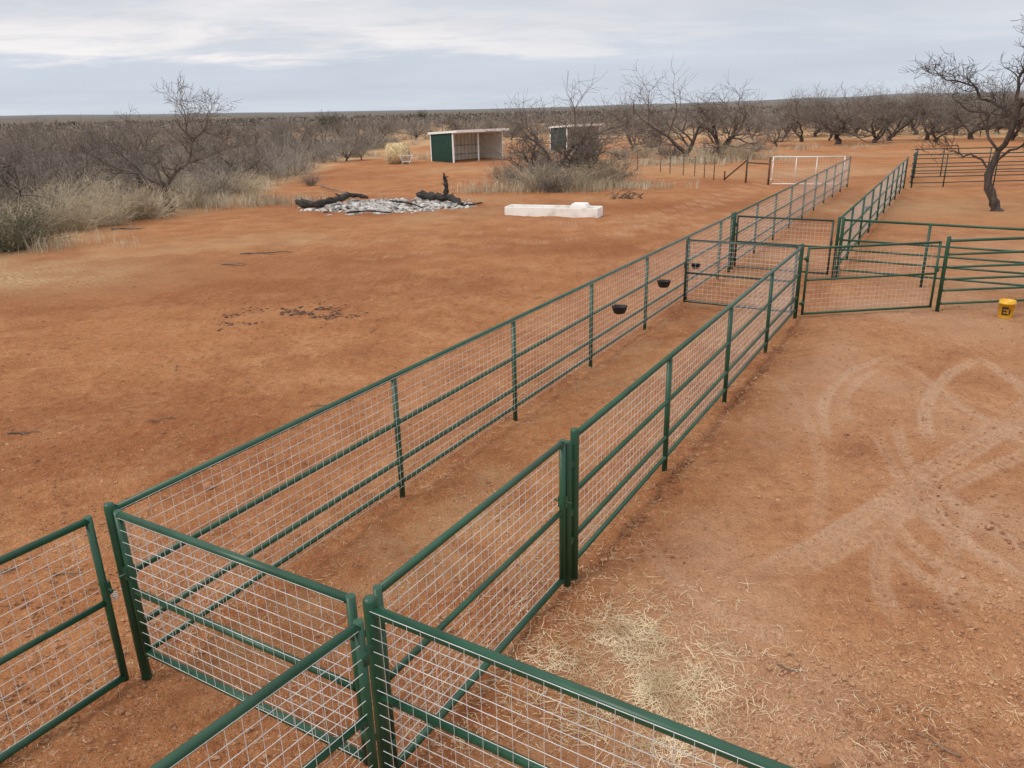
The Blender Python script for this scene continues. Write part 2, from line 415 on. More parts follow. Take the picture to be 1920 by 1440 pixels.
# ------------------------------------------------------------------ fences and gates
def wire_mesh(mb, A, B, z0, z1, off, step=.10, r=.0022):
    A = Vector(A); B = Vector(B); e = (B-A); L = e.length; e.normalize(); nrm = Vector((-e.y, e.x, 0))*off
    n = max(2, int(round(L/step)))
    for i in range(1, n):
        p = A+e*(L*i/n)+nrm; mb.chain([(p.x, p.y, z0), (p.x, p.y, z1)], r, 4, False)
    m = int(round((z1-z0)/.10))
    for j in range(m+1):
        z = z0+(z1-z0)*j/m; a = A+nrm; c_ = B+nrm
        mb.chain([(a.x, a.y, z+.003), (c_.x, c_.y, z+.003)], r*1.15, 4, False)
def fence(name, label, pts, posts, heights, mesh=True, endposts=(True, True), mat=GREEN, group=None, rr_=.031, pr=.036, tall=0.0, hf=HF, off=.034, cat='fence', step=.10, wr=.0022):
    A, B = Vector(pts[0]), Vector(pts[1]); A.z = B.z = 0
    t = thing(name, label, cat, (A.x, A.y, 0), group)
    for i, h in enumerate(heights):
        mb = MB(); z = h*hf
        mb.tube((A.x, A.y, z), (B.x, B.y, z), rr_ if i == 0 else rr_*.82, 12)
        mb.build('top_rail' if i == 0 else 'rail', mat, t)
    for f in posts:
        p = A.lerp(B, f); mb = MB(); mb.tube((p.x, p.y, -.2), (p.x, p.y, hf-rr_*.5), pr*.92, 12)
        mb.build('post', mat, t)
    for k, p in enumerate((A, B)):
        if endposts[k]:
            mb = MB(); zt = hf+.03+tall
            mb.chain([(p.x, p.y, -.2), (p.x, p.y, zt), (p.x, p.y, zt+.018), (p.x, p.y, zt+.028)], [pr*1.12, pr*1.12, pr*.85, pr*.3], 14)
            mb.build('post', mat, t)
    if mesh:
        mb = MB(); wire_mesh(mb, A, B, .10*hf, .985*hf, off, step, wr); mb.build('wire_mesh', WIRE, t)
    return t
def gate(name, label, A, B, mat=GREEN, z0=.16, z1=HF-.06, mids=(.55,), mesh=True, r=.029, group=None, hinge_at=0, wmat=WIRE, off=.03, uprights=(), cat='gate', step=.10):
    A, B = Vector(A), Vector(B); A.z = B.z = 0; e = (B-A).normalized(); L = (B-A).length
    t = thing(name, label, cat, (A.x, A.y, 0), group)
    def q(s, z): p = A+e*s; return Vector((p.x, p.y, z))
    mb = MB()
    # welded square-cornered frame
    for a_, b_ in ((q(0,z0-r), q(0,z1+r)), (q(L,z0-r), q(L,z1+r))): mb.tube(a_, b_, r, 12)
    for z in (z0, z1): mb.tube(q(r*.3,z), q(L-r*.3,z), r*.985, 12)
    mb.build('gate_frame', mat, t)
    for m in mids:
        mb = MB(); z = z0+(z1-z0)*m; mb.tube(q(r, z), q(L-r, z), r*.85, 12); mb.build('rail', mat, t)
    for u in uprights:
        mb = MB(); mb.tube(q(L*u, z0), q(L*u, z1), r*.85, 12); mb.build('upright', mat, t)
    if mesh:
        mb = MB(); wire_mesh(mb, q(r, 0), q(L-r, 0), z0+.01, z1-.01, off, step); mb.build('wire_mesh', wmat, t)
    s = -.012 if hinge_at == 0 else L+.012; s2 = L+.012 if hinge_at == 0 else -.012
    for z in (z0+.22, z1-.22):
        mb = MB(); mb.tube(q(s, z-.05), q(s, z+.05), r*1.25, 12); sg = -1 if hinge_at == 0 else 1
        mb.box(q(s+sg*.04, z), (.07, .02, .05), e, (-e.y, e.x, 0)); mb.build('hinge', mat, t)
    mb = MB(); zc = (z0+z1)/2+.12
    mb.box(q(s2, zc), (.05, .075, .11), e, (-e.y, e.x, 0)); mb.tube(q(s2, zc)-Vector((-e.y, e.x, 0))*.09, q(s2, zc)+Vector((-e.y, e.x, 0))*.09, .010, 8)
    mb.build('latch', mat, t)
    return t
RH4 = (.99, .62, .31, .13)
def fr(s0, s1, ss): return [(s-s0)/(s1-s0) for s in ss]
fence('pipe_fence', 'long green pipe fence on the left side of the alley, starting at the domed post', (LP(0,.582), LP(4.22,.597)),
      fr(0,4.22,[.804,1.44,2.07,2.70,3.33,3.96]), RH4, off=-.034)
fence('pipe_fence', 'far run of green pipe fence left of the alley, ending at the white gate', (LP(4.285,.597), LP(10.04,.66)),
      [i/9 for i in range(1,9)], RH4, off=-.034, step=.15, wr=.0026)
fence('pipe_fence', 'green pipe fence on the right of the alley, nearer run beyond the mesh panel gate', (LP(.672,0), LP(3.213,0)),
      fr(.672,3.213,[1.283,1.926,2.57]), RH4, off=.034)
fence('pipe_fence', 'far run of green pipe fence right of the alley beyond both crossing gates', (LP(4.27,-.02), LP(10.05,.02)),
      [i/9 for i in range(1,9)], RH4, off=.034, step=.15, wr=.0026)
gate('panel_gate', 'green mesh gate panel set in the right side of the alley, nearest the viewer', LP(.035,.012), LP(.625,.006), z0=.09, z1=HF-.02, mids=(.52,), off=.03)
tp = thing('gate_post', 'single green post at the far end of the near mesh gate panel', 'post', LP(.645,.004))
mb = MB(); p = LP(.645,.004); mb.chain([(p.x,p.y,-.2),(p.x,p.y,HF-.05),(p.x,p.y,HF-.03)], [.036,.036,.02], 14); mb.build('post', GREEN, tp)
q = LP(.6585,.002)
for z in (.75, 1.25, .45):
    mb = MB(); mb.box((q.x, q.y, z), (.10,.05,.06), (LD.x,LD.y,0), (LN.x,LN.y,0)); mb.build('bracket', GREEN, tp)
gate('crossing_gate', 'green mesh gate closed across the near end of the alley', LP(.0,.560), LP(.0,.032), z0=.26, z1=HF-.02, mids=(.46,), r=.031, hinge_at=1, off=-.03)
gate('crossing_gate', 'dark green mesh gate across the middle of the alley, the nearer of two', LP(3.22,.022), LP(3.225,.568), mat=DGREEN, z0=.12, z1=HF-.03, mids=(.47,), r=.026)
gate('crossing_gate', 'dark green mesh gate across the alley, the farther of two', LP(4.262,.572), LP(4.25,.01), mat=DGREEN, z0=.12, z1=HF-.05, mids=(.5,), r=.026)
g3a = LP(3.222,-.03); g3b = Vector((2.115*H, 3.765*H, 0))
gate('side_gate', 'green mesh gate leading right from the alley toward the yellow bucket', g3a, g3b, mat=GREEN, z0=.10, z1=HF-.04, mids=(.52,), r=.026)
fence('corral_fence', 'green corral fence of open pipe bars behind the yellow bucket', (Vector((2.155*H,3.768*H,0)), Vector((3.4*H,3.86*H,0))), [.5],
      (.99,.80,.62,.45,.29,.10), mesh=False, endposts=(True,False), tall=.03)
c2a = LP(4.25,-.045); c2d = Vector((.83,-.56,0))
fence('corral_fence', 'green open pipe bar fence slanting away from the farther crossing gate', (c2a, c2a+c2d*1.75*H), [.26,.55,.8], (.99,.66,.50,.34,.16), mesh=False, endposts=(True,False))
fence('corral_fence', 'dark green pipe bar pen fence behind the big bare tree at the far right', (Vector((4.95*H,9.66*H,0)), Vector((8.2*H,9.66*H,0))),
      [.12,.31,.5,.7,.9], (.99,.72,.5,.32,.14), mesh=False, endposts=(True,False), mat=DGREEN, hf=HF+.15)
fence('corral_fence', 'dark green pipe bar fence running away beside the dirt road', (Vector((4.97*H,9.75*H,0)), Vector((5.6*H,10.9*H,0))),
      [.33,.66], (.99,.72,.5,.32,.14), mesh=False, endposts=(False,True), mat=DGREEN, hf=HF+.1)
fence('corral_fence', 'farthest dark green pipe bar fence at the back of the far right pen', (Vector((5.6*H,10.98*H,0)), Vector((9*H,10.98*H,0))),
      [.12,.31,.5,.7,.9], (.99,.66,.36,.14), mesh=False, endposts=(False,False), mat=DGREEN, hf=HF+.1)
gate('open_gate', 'green mesh gate in the lower left corner, chained beside the domed post', LP(-.035,.592), LP(-.70,.605), z0=.07, z1=HF-.03, mids=(.5,), off=-.03, hinge_at=1)
nd = Vector((-.585,-.81,0)).normalized(); na = Vector((-.214*H, .868*H, 0))
gate('open_gate', 'green mesh gate running to the bottom edge from the near right corner post', na, na+nd*.66*H, z0=.1, z1=HF-.02, mids=(.53,), off=.03, r=.031)
cd_ = Vector((.851,-.525,0))
fence('pipe_fence', 'thick green pipe fence running from the near corner post to the bottom right edge', (LP(0,-.004), LP(0,-.004)+cd_*.82*H), [.85], (.975,.56,.12), endposts=(True,False), rr_=.036, pr=.040, off=-.036)
mb = MB()   # chain of the open gate
a_ = LP(-.04,.60,.80); b_ = LP(.008,.585,.86)
for k in range(9):
    m_ = a_.lerp(b_, (k+.5)/9)+Vector((.045*math.sin(k), .02, -.05*math.sin(math.pi*(k+.5)/9)))
    ring = [m_+Vector((.017*math.cos(t), .004*math.sin(2*t), .011*math.sin(t))) for t in [i*math.pi/4 for i in range(8)]]
    mb.chain(ring, .0035, 5, closed=True)
tag(mb.build('gate_chain', WIRE, None, a_), 'short steel chain tying the lower left gate to the domed post', 'chain')

# black feed tubs hung on the fence
def tub(s, w, z, label, k_=.62):
    p = LP(s, w, z); t = thing('feed_tub', label, 'feeder', p, 'black feed tubs hanging on the alley fences')
    mb = MB(); mb.lathe([(r_*k_, z_*k_) for r_, z_ in [(.001,0),(.10,0),(.16,.02),(.205,.12),(.22,.205),(.24,.21),(.24,.23),(.21,.225),(.19,.13),(.13,.035),(.001,.03)]], p, 20, 1, .8)
    mb.build('bowl', BLACKR, t)
    for k in (-1, 1):
        mb = MB(); q = p+Vector((LD.x,LD.y,0))*.07*k; o_ = Vector((LN.x,LN.y,0))*(.115 if w > .3 else -.115)
        mb.chain([q+o_*.9+Vector((0,0,.12)), q+o_*1.0+Vector((0,0,.155)), q+o_*1.3+Vector((0,0,.155))], .006, 6)
        mb.build('hook', BLACKR, t)
    return t
tub(2.29,.557,.76,'black feed tub on the left alley fence, nearest of the three in a row')
tub(2.85,.557,.76,'black feed tub on the left alley fence, middle of the three in a row')
tub(3.36,.557,.76,'black feed tub on the left alley fence just behind the nearer crossing gate', .5)
tub(6.3,.035,.7,'black feed tub on the far right alley fence beyond the crossing gates')

# yellow bucket
bp_ = P(1884,594); bp_.z = g1(bp_.x, bp_.y)-.005
t = thing('bucket', 'yellow plastic bucket with dark print on the dirt by the open corral fence', 'bucket', bp_)
mb = MB(); mb.lathe([(.001,.0),(.125,0),(.13,.01),(.150,.30),(.158,.30),(.158,.325),(.150,.325),(.153,.36),(.148,.365),(.143,.36),(.125,.02),(.001,.015)], bp_, 28); mb.build('body', YEL, t)
mb = MB(); vd = Vector((-bp_.x, -bp_.y, 0)).normalized(); vr = Vector((-vd.y, vd.x, 0))
def curved(mb, a0, a1, z0, z1, rb):
    base_a = math.atan2(vd.y, vd.x); vs = []; n = 5
    for zz_ in (z0, z1):
        for k in range(n+1):
            a = base_a+a0+(a1-a0)*k/n; r_ = rb+(.150-.13)*zz_/.3; vs.append(bp_+Vector((math.cos(a)*r_, math.sin(a)*r_, zz_)))
    mb.add(vs, [(k, k+1, n+2+k, n+1+k) for k in range(n)], True)
curved(mb,-.55,-.35,.07,.25,.1335); curved(mb,-.33,.30,.20,.25,.1335); curved(mb,-.33,.10,.135,.175,.1335); curved(mb,-.33,.30,.07,.11,.1335); curved(mb,.4,.6,.08,.2,.1335)
mb.build('printed_mark', INK, t)
mb = MB(); mb.chain([bp_+vr*(.158*math.cos(a))+Vector((0,0,.31))+(vd*.9+Vector((0,0,-.35)))*.13*math.sin(a) for a in [i*math.pi/12 for i in range(13)]], .0035, 6); mb.build('handle', WIRE, t)

# white far gate, brace fence, wire fence with steel posts
wa = P(1446,348); wb = P(1578,349)
gate('white_gate', 'white pipe gate standing beyond the far end of the left alley fence', wa, wb, mat=WHITEP, z0=.1, z1=1.55, mids=(), uprights=(.33,.62), r=.032, cat='gate', step=.15)
ba = P(1398,343); bb = P(1440,347); bc = P(1358,338)
t = thing('brace_fence', 'rusty pipe corner brace with slanting strut left of the white gate', 'fence', ba)
for p_ in (ba, bb): mb = MB(); mb.tube(p_+Vector((0,0,-.2)), p_+Vector((0,0,1.5)), .055, 10); mb.build('post', RUST, t)
mb = MB(); mb.tube(ba+Vector((0,0,1.15)), bb+Vector((0,0,1.15)), .04, 8); mb.build('rail', RUST, t)
mb = MB(); mb.tube(bc+Vector((0,0,.05)), ba+Vector((0,0,1.3)), .045, 8); mb.build('strut', RUST, t)
mb = MB(); mb.tube(bc+Vector((0,0,-.2)), bc+Vector((0,0,.55)), .05, 8); mb.build('post', RUST, t)
tps = [P(u, v) for u, v in ((1195,318),(1238,322),(1256,325),(1281,328),(1302,331),(1320,334),(1338,338))]
t = thing('wire_fence', 'thin wire fence on steel posts in front of the trees left of the white gate', 'fence', tps[0])
for p_ in tps: mb = MB(); mb.tube(p_+Vector((0,0,-.2)), p_+Vector((0,0,1.25)), .028, 6); mb.build('post', RUST, t)
for z in (.4,.75,1.1): mb = MB(); mb.chain([p_+Vector((0,0,z)) for p_ in tps], .006, 4); mb.build('wire', WIRE, t)

# ------------------------------------------------------------------ trough
ta = P(946,404); tb = P(1121,408); ux = (tb-ta).normalized(); uy = Vector((-ux.y, ux.x, 0)); TL = (tb-ta).length; TWd = .95; TH = .37
t = thing('water_trough', 'long white concrete water trough on the red dirt right of the ash heap', 'trough', ta)
def tq(a, b, z): return ta+ux*a+uy*b+Vector((0,0,z))
mb = MB()
o8 = [tq(0,0,-.05),tq(TL,0,-.05),tq(TL,TWd,-.05),tq(0,TWd,-.05)]
w_ = .08
to = [tq(0,0,TH),tq(TL,0,TH),tq(TL,TWd,TH),tq(0,TWd,TH)]; ti = [tq(w_,w_,TH),tq(TL-w_,w_,TH),tq(TL-w_,TWd-w_,TH),tq(w_,TWd-w_,TH)]
bi = [tq(w_+.05,w_+.05,.12),tq(TL-w_-.05,w_+.05,.12),tq(TL-w_-.05,TWd-w_-.05,.12),tq(w_+.05,TWd-w_-.05,.12)]
fs = [(3,2,1,0)]
for k in range(4):
    j = (k+1) % 4; fs += [(k, j, 4+j, 4+k), (4+k, 4+j, 8+j, 8+k), (8+k, 8+j, 12+j, 12+k)]
fs += [(12,13,14,15)]
mb.add(o8+to+ti+bi, fs); mb.build('basin', CONC, t, bevel=.02)
mb = MB(); mb.add([tq(w_+.02,w_+.02,.25),tq(TL-w_-.02,w_+.02,.25),tq(TL-w_-.02,TWd-w_-.02,.25),tq(w_+.02,TWd-w_-.02,.25)], [(0,1,2,3)]); mb.build('water', WATER, t)
mb = MB()
mb.hexa([tq(TL-1.25,.04,TH+.003),tq(TL-.48,.04,TH+.003),tq(TL-.48,.70,TH+.003),tq(TL-1.25,.70,TH+.003),tq(TL-1.15,.08,TH+.17),tq(TL-.56,.08,TH+.17),tq(TL-.56,.64,TH+.17),tq(TL-1.15,.64,TH+.17)])
mb.build('float_cover', SHWHITE, t, bevel=.015)

# ------------------------------------------------------------------ sheds
def shed(O, dx, wid, dep, hfr, hb, name, label):
    O = Vector(O); ux = Vector((dx[0], dx[1], 0)).normalized(); uy = Vector((-ux.y, ux.x, 0))
    t = thing(name, label, 'shed', O)
    zt = lambda b: hfr+(hb-hfr)*b/dep
    def q(a, b, z): return O+ux*a+uy*b+Vector((0,0,z))
    def bx(mb, a0, a1, b0, b1, z0, top=None, z1=None):
        c = [(a0,b0),(a1,b0),(a1,b1),(a0,b1)]
        mb.hexa([q(a,b_,z0) for a, b_ in c]+[q(a,b_,(zt(b_)+top) if z1 is None else z1) for a, b_ in c])
    for a0, nm in ((0,'side_wall'), (wid-.05,'side_wall')):
        mb = MB(); bx(mb, a0, a0+.05, .05, dep-.05, -.1, -.02)
        for k in range(int(dep/.25)): bx(mb, a0-.015 if a0 == 0 else a0+.05, a0 if a0 == 0 else a0+.065, .12+k*.25, .15+k*.25, 0, -.03)
        o_ = mb.build(nm, SHGREEN, t)
        mb = MB(); ia = a0+.053 if a0 == 0 else a0-.013; bx(mb, ia, ia+.01, .12, dep-.12, 0, -.05)
        mb.build('inner_lining', SHCREAM, o_)
    mb = MB(); bx(mb, .055, wid-.055, dep-.05, dep, -.1, -.02); mb.build('back_wall', SHCREAM, t)
    mb = MB()
    for k in range(int(wid/.45)-1): bx(mb, .3+k*.45, .34+k*.45, dep-.075, dep-.051, .02, -.05)
    mb.build('wall_ribs', SHRIB, t)
    for z in (.45, 1.25):
        mb = MB(); bx(mb, .09, wid-.09, dep-.14, dep-.08, z, z1=z+.10); mb.build('girt', SHRIB, t)
    for a, b_ in ((-.03,-.03), (wid-.09,-.03), (-.03,dep-.09), (wid-.09,dep-.09)):
        mb = MB(); bx(mb, a, a+.12, b_, b_+.12, -.1, -.01); mb.build('corner_trim', SHWHITE, t)
    mb = MB(); bx(mb, wid*.5-.05, wid*.5+.05, .0, .10, -.1, -.03); mb.build('post', SHWHITE, t)
    mb = MB(); bx(mb, .10, wid-.10, 0, .05, hfr-.16, z1=hfr-.03); mb.build('header', SHWHITE, t)
    mb = MB(); c = [(-.15,-.75),(wid+.15,-.75),(wid+.15,dep+.12),(-.15,dep+.12)]
    mb.hexa([q(a,b_,zt(b_)) for a, b_ in c]+[q(a,b_,zt(b_)+.07) for a, b_ in c]); rf = mb.build('roof', SHROOF, t)
    mb = MB(); z_ = zt(-.75); mb.hexa([q(-.17,-.79,z_-.09),q(wid+.17,-.79,z_-.09),q(wid+.17,-.752,z_-.09),q(-.17,-.752,z_-.09),q(-.17,-.79,z_+.12),q(wid+.17,-.79,z_+.12),q(wid+.17,-.752,z_+.12),q(-.17,-.752,z_+.12)])
    mb.build('fascia', SHWHITE, rf)
    for a in (-.18, wid+.152):
        mb = MB(); c = [(a,-.75),(a+.028,-.75),(a+.028,dep+.12),(a,dep+.12)]
        mb.hexa([q(x_,b_,zt(b_)-.08) for x_, b_ in c]+[q(x_,b_,zt(b_)+.10) for x_, b_ in c])
        mb.build('gable_trim', SHWHITE, rf)
    return t
s1 = P(851,305); s1b = P(943,298)
shed(s1, ((s1b-s1).x, (s1b-s1).y), (s1b-s1).length, 3.3, 2.6, 2.45, 'livestock_shed', 'open fronted green and cream shed with white trim beside the hay feeder')
s2 = P(1063,283); shed(s2, (.80,.60), 4.8, 2.8, 2.55, 2.4, 'livestock_shed', 'farther open fronted green shed half hidden behind the bare central tree')

# ------------------------------------------------------------------ hay feeder and bale
rng = random.Random(4)
hb = P(746,308); fb = hb+Vector((.85,-.45,0)); t = thing('hay_feeder', 'white pipe cradle feeder against the right side of the round hay bale', 'feeder', fb)
for z, k_ in ((.25,.6), (.75,1.0)):
    mb = MB(); pts = [fb+Vector((.62*k_*math.cos(a), .62*k_*math.sin(a), z)) for a in [i*math.pi/8 for i in range(16)]]; mb.chain(pts, .026, 6, closed=True); mb.build('hoop', WHITEP, t)
for i in range(10):
    a = i*math.pi/5; mb = MB(); c_ = Vector((math.cos(a), math.sin(a), 0)); mb.tube(fb+c_*.36+Vector((0,0,.24)), fb+c_*.62+Vector((0,0,.75)), .016, 6); mb.build('bar', WHITEP, t)
for i in range(4):
    a = i*math.pi/2+.7; mb = MB(); c_ = Vector((math.cos(a), math.sin(a), 0)); mb.tube(fb+c_*.55+Vector((0,0,-.03)), fb+c_*.38+Vector((0,0,.26)), .02, 6); mb.build('leg', WHITEP, t)
mb = MB(); bc_ = hb+Vector((-.05,.75,.84)); n = 26
prof = [(0,-.85),(.58,-.84),(.82,-.70),(.90,-.3),(.92,0),(.90,.3),(.82,.70),(.58,.84),(0,.85)]
vs = []
for r_, a_ in prof:
    for k in range(n):
        an = 2*math.pi*k/n; q_ = r_*(1+rng.uniform(-.08,.08)); vs.append(bc_+Vector((a_*1.2+rng.uniform(-.05,.05), math.cos(an)*q_*1.0, math.sin(an)*q_*(1 if math.sin(an) > 0 else .95))))
fs = [(i*n+k, i*n+(k+1) % n, (i+1)*n+(k+1) % n, (i+1)*n+k) for i in range(len(prof)-1) for k in range(n)]
mb.add(vs, fs, True)
for k in range(1300):
    an = rng.uniform(0, 2*math.pi); x_ = rng.uniform(-1,1); p_ = bc_+Vector((x_, math.cos(an)*.88, math.sin(an)*.88)); d_ = Vector((rng.uniform(-1,1), math.cos(an)+rng.uniform(-.6,.6), math.sin(an)+rng.uniform(-1,.4))).normalized()
    mb.chain([p_, p_+d_*.10, p_+d_*.20+Vector((0,0,-.07))], [.014,.012,.004], 3, False)
tag(mb.build('hay_bale', HAY, None, hb), 'shaggy golden round hay bale beside the white cradle feeder', 'hay bale')

# ------------------------------------------------------------------ burn pile
bc = P(725,390)
mb = MB(); n1_, n2_ = 200, 130
vs = []
xs = np.linspace(-4.6, 4.6, n1_); ys = np.linspace(-2.4, 4.2, n2_)
XX, YY = np.meshgrid(xs, ys)
e_ = 1-((XX/4.2)**2+((YY-.8)/2.9)**2)+(fbm(XX*1.8, YY*1.8, 4, 77)-.5)*2.2
hh = np.clip(e_, -.2, 1)*.16+((fbm(XX*1.6+3, YY*1.6, 3, 70)-.5)*.30+(fbm(XX*5, YY*5, 3, 72)-.5)*.22)*np.clip(e_+.2, 0, 1)
hh = np.where(e_ < .05, -.14, hh-.02)
for j in range(n2_):
    for i in range(n1_): vs.append((bc.x+XX[j,i], bc.y+YY[j,i], hh[j,i]))
mb.add(vs, [(j*n1_+i, j*n1_+i+1, (j+1)*n1_+i+1, (j+1)*n1_+i) for j in range(n2_-1) for i in range(n1_-1)], True)
for k in range(150):
    x_, y_ = rng.uniform(-4.2,4.2), rng.uniform(-2.1,3.0); s_ = rng.uniform(.03,.15)
    if (x_/4.2)**2+((y_-.7)/2.8)**2 > 1: continue
    mb.blob((bc.x+x_, bc.y+y_, .04+rng.uniform(0,.10)), (s_*1.3, s_, s_*.7), rng, 7)
tag(mb.build('ash_heap', ASH, None, bc), 'wide flat heap of pale grey ash and rubble from a burnt brush fire', 'ash heap')
def log(pts, r0, r1, name, label, cat, mat, group=None, stubs=3, seed=1, sides=9, rough=.3):
    rg = random.Random(seed); pts = [Vector(p) for p in pts]; fine = []
    for a, b_ in zip(pts[:-1], pts[1:]):
        for k in range(5): fine.append(a.lerp(b_, k/5)+Vector((rg.uniform(-1,1), rg.uniform(-1,1), rg.uniform(-1,1)))*r0*.25)
    fine.append(pts[-1]); m = len(fine)
    rs = [(r0+(r1-r0)*i/(m-1))*rg.uniform(1-rough,1+rough) for i in range(m)]
    rs[0] *= .6; rs[-1] *= .4
    mb = MB(); mb.chain(fine, rs, sides); mb.sm = [False]*len(mb.sm)
    for i in range(len(mb.v)): mb.v[i] = tuple(q+rg.uniform(-1,1)*r0*.12 for q in mb.v[i])
    for k in range(stubs):
        i = rg.randrange(1, m-1); d_ = Vector((rg.uniform(-1,1), rg.uniform(-1,1), rg.uniform(-.1,.6))).normalized()
        mb.chain([fine[i], fine[i]+d_*r0*1.5, fine[i]+d_*r0*2.3+Vector((0,0,.02))], [rs[i]*.5, rs[i]*.3, rs[i]*.08], 5)
    return tag(mb.build(name, mat, None, pts[0]), label, cat, group)
def bq(u, v, z): return P(u, v, z)
log([bq(558,378,.25), bq(590,385,.20), bq(625,376,.40), bq(655,366,.42), bq(690,370,.32)], .19, .10, 'charred_log', 'thick black charred log lying over the left end of the ash heap', 'log', CHAR, seed=3, stubs=3)
log([bq(782,366,.30), bq(815,368,.38), bq(840,370,.35), bq(868,382,.15)], .22, .13, 'charred_log', 'black charred log at the right end of the ash heap under the upright stump', 'log', CHAR, seed=5, stubs=3)
c_ = bq(836,366,.3); log([c_, c_+Vector((.04,0,.45)), c_+Vector((-.05,0,1.1))], .15, .05, 'charred_stump', 'black upright burnt stump sticking up from the ash heap', 'stump', CHAR, seed=6, stubs=2)
log([bq(650,398,.12), bq(690,395,.18), bq(735,399,.1)], .05, .03, 'charred_log', 'thin charred branch along the front of the ash heap', 'log', CHAR, seed=8, stubs=3)
log([bq(730,376,.3), bq(765,380,.3), bq(795,390,.12)], .06, .03, 'charred_log', 'short charred branch slanting across the middle of the ash heap', 'log', CHAR, seed=9, stubs=3)
log([bq(600,348,.1), bq(640,360,.2), bq(680,368,.4)], .045, .02, 'dead_branch', 'long thin grey pole leaning on the back of the ash heap', 'branch', DEADW, seed=10, stubs=2)
log([bq(858,386,.05), bq(885,383,.1), bq(905,380,.05)], .05, .03, 'charred_log', 'low charred branch on the dirt right of the ash heap', 'log', CHAR, seed=12, stubs=3)
# dead root tangle
mb = MB(); rc = P(1180,372)
for k in range(18):
    a = rng.uniform(0, 6.28); p_ = rc+Vector((rng.uniform(-.8,.8), rng.uniform(-.4,.4), .04)); d_ = Vector((math.cos(a), math.sin(a)*.6, rng.uniform(0,.9)))
    q_ = p_+d_*rng.uniform(.2,.5); mb.chain([p_, q_, q_+Vector((rng.uniform(-.5,.5), rng.uniform(-.3,.3), rng.uniform(-.2,.15)))], [.045,.025,.01], 5)
tag(mb.build('dead_root', DEADW, None, rc), 'tangled dead tree root lying on the dirt right of the central thicket', 'root')

# ------------------------------------------------------------------ trees
def rv(r): 
    return Vector((r.uniform(-1,1), r.uniform(-1,1), r.uniform(-1,1)))
def grow(r, tr, crn, p, d, L, rad_, lev, maxlev, crook=.34, up=.05, minr=.007, kids=(1,2)):
    n = 3 if lev < maxlev else 2
    if lev == 0: n = 4
    pts = [p]; rs = [rad_]; q = p; ds = []
    for i in range(n):
        d = (d+rv(r)*crook+Vector((0,0,up))).normalized(); q = q+d*(L/n); ds.append(d.copy())
        pts.append(q); rs.append(max(rad_*(1-.5*(i+1)/n), minr*.7))
    (tr if lev == 0 else crn).chain(pts, rs, 8 if lev == 0 else (5 if lev == 1 else 3), False)
    if lev < maxlev:
        for i in range(1, n+1):
            k = r.choice(kids)+(1 if i == n else 0)
            for _ in range(k):
                an = r.uniform(.45, 1.15); w = ds[i-1].cross(rv(r)).normalized()
                cd = ds[i-1]*math.cos(an)+w*math.sin(an)
                if cd.z < -.25: cd.z *= -.3
                grow(r, tr, crn, pts[i], cd, L*r.uniform(.58,.82), max(rs[i]*r.uniform(.55,.75), minr), lev+1, maxlev, crook, up, minr, kids)
TREES = {}
def proto_tree(key, seed, stems, L, r0, maxlev=3, spread=.6, bark=BARK, twig=TWIG, minr=.008, name='mesquite_tree', crook=.42):
    r = random.Random(seed); t = thing(name, 'x', 'tree'); tr, crn = MB(), MB()
    tk = [Vector((0,0,-.15)), Vector((r.uniform(-.15,.15), r.uniform(-.15,.15), .3)), Vector((r.uniform(-.3,.3), r.uniform(-.3,.3), .6))]
    tr.chain(tk, [r0*1.5, r0*1.15, r0], 8, False)
    for k in range(stems):
        a = 2*math.pi*(k+r.uniform(-.4,.4))/stems; s_ = spread*r.uniform(.5,1.4); d = Vector((math.cos(a)*s_, math.sin(a)*s_, 1)).normalized()
        grow(r, tr, crn, tk[1].lerp(tk[2], r.uniform(.1,1)), d, L*r.uniform(.75,1.2), r0*r.uniform(.5,.8), 0, maxlev, minr=minr, crook=crook)
    tr.build('trunk', bark, t); o = crn.build('crown', twig, t)
    TREES[key] = (t, max(v[2] for v in crn.v)); return t
USED = set()
def put(key, u, v, h, rz, label, group=None, sxy=1.0):
    t, ph = TREES[key]; p = P(u, v); p.z = g1(p.x, p.y)-.02; s = h/ph
    if key not in USED:
        USED.add(key); o = t; o.location = p; o.rotation_euler = (0,0,rz); o.scale = (s*sxy, s*sxy, s); o['label'] = label
        if group: o['group'] = group
        return o
    return copy_tree(t, p, rz, (s*sxy, s*sxy, s), label, group)
proto_tree('a', 11, 4, 2.1, .16); proto_tree('b', 23, 3, 2.4, .18, spread=.45); proto_tree('c', 37, 5, 1.9, .13); proto_tree('d', 51, 4, 2.2, .15, spread=.9)
proto_tree('m', 91, 3, 2.3, .17, spread=.8, crook=.5); proto_tree('n', 97, 2, 2.6, .17, spread=.7, crook=.45)
proto_tree('e', 63, 5, 1.8, .11, spread=1.0, bark=BARK2, twig=TWIG2); proto_tree('f', 77, 4, 1.9, .12, spread=.8, bark=BARK2, twig=TWIG2)

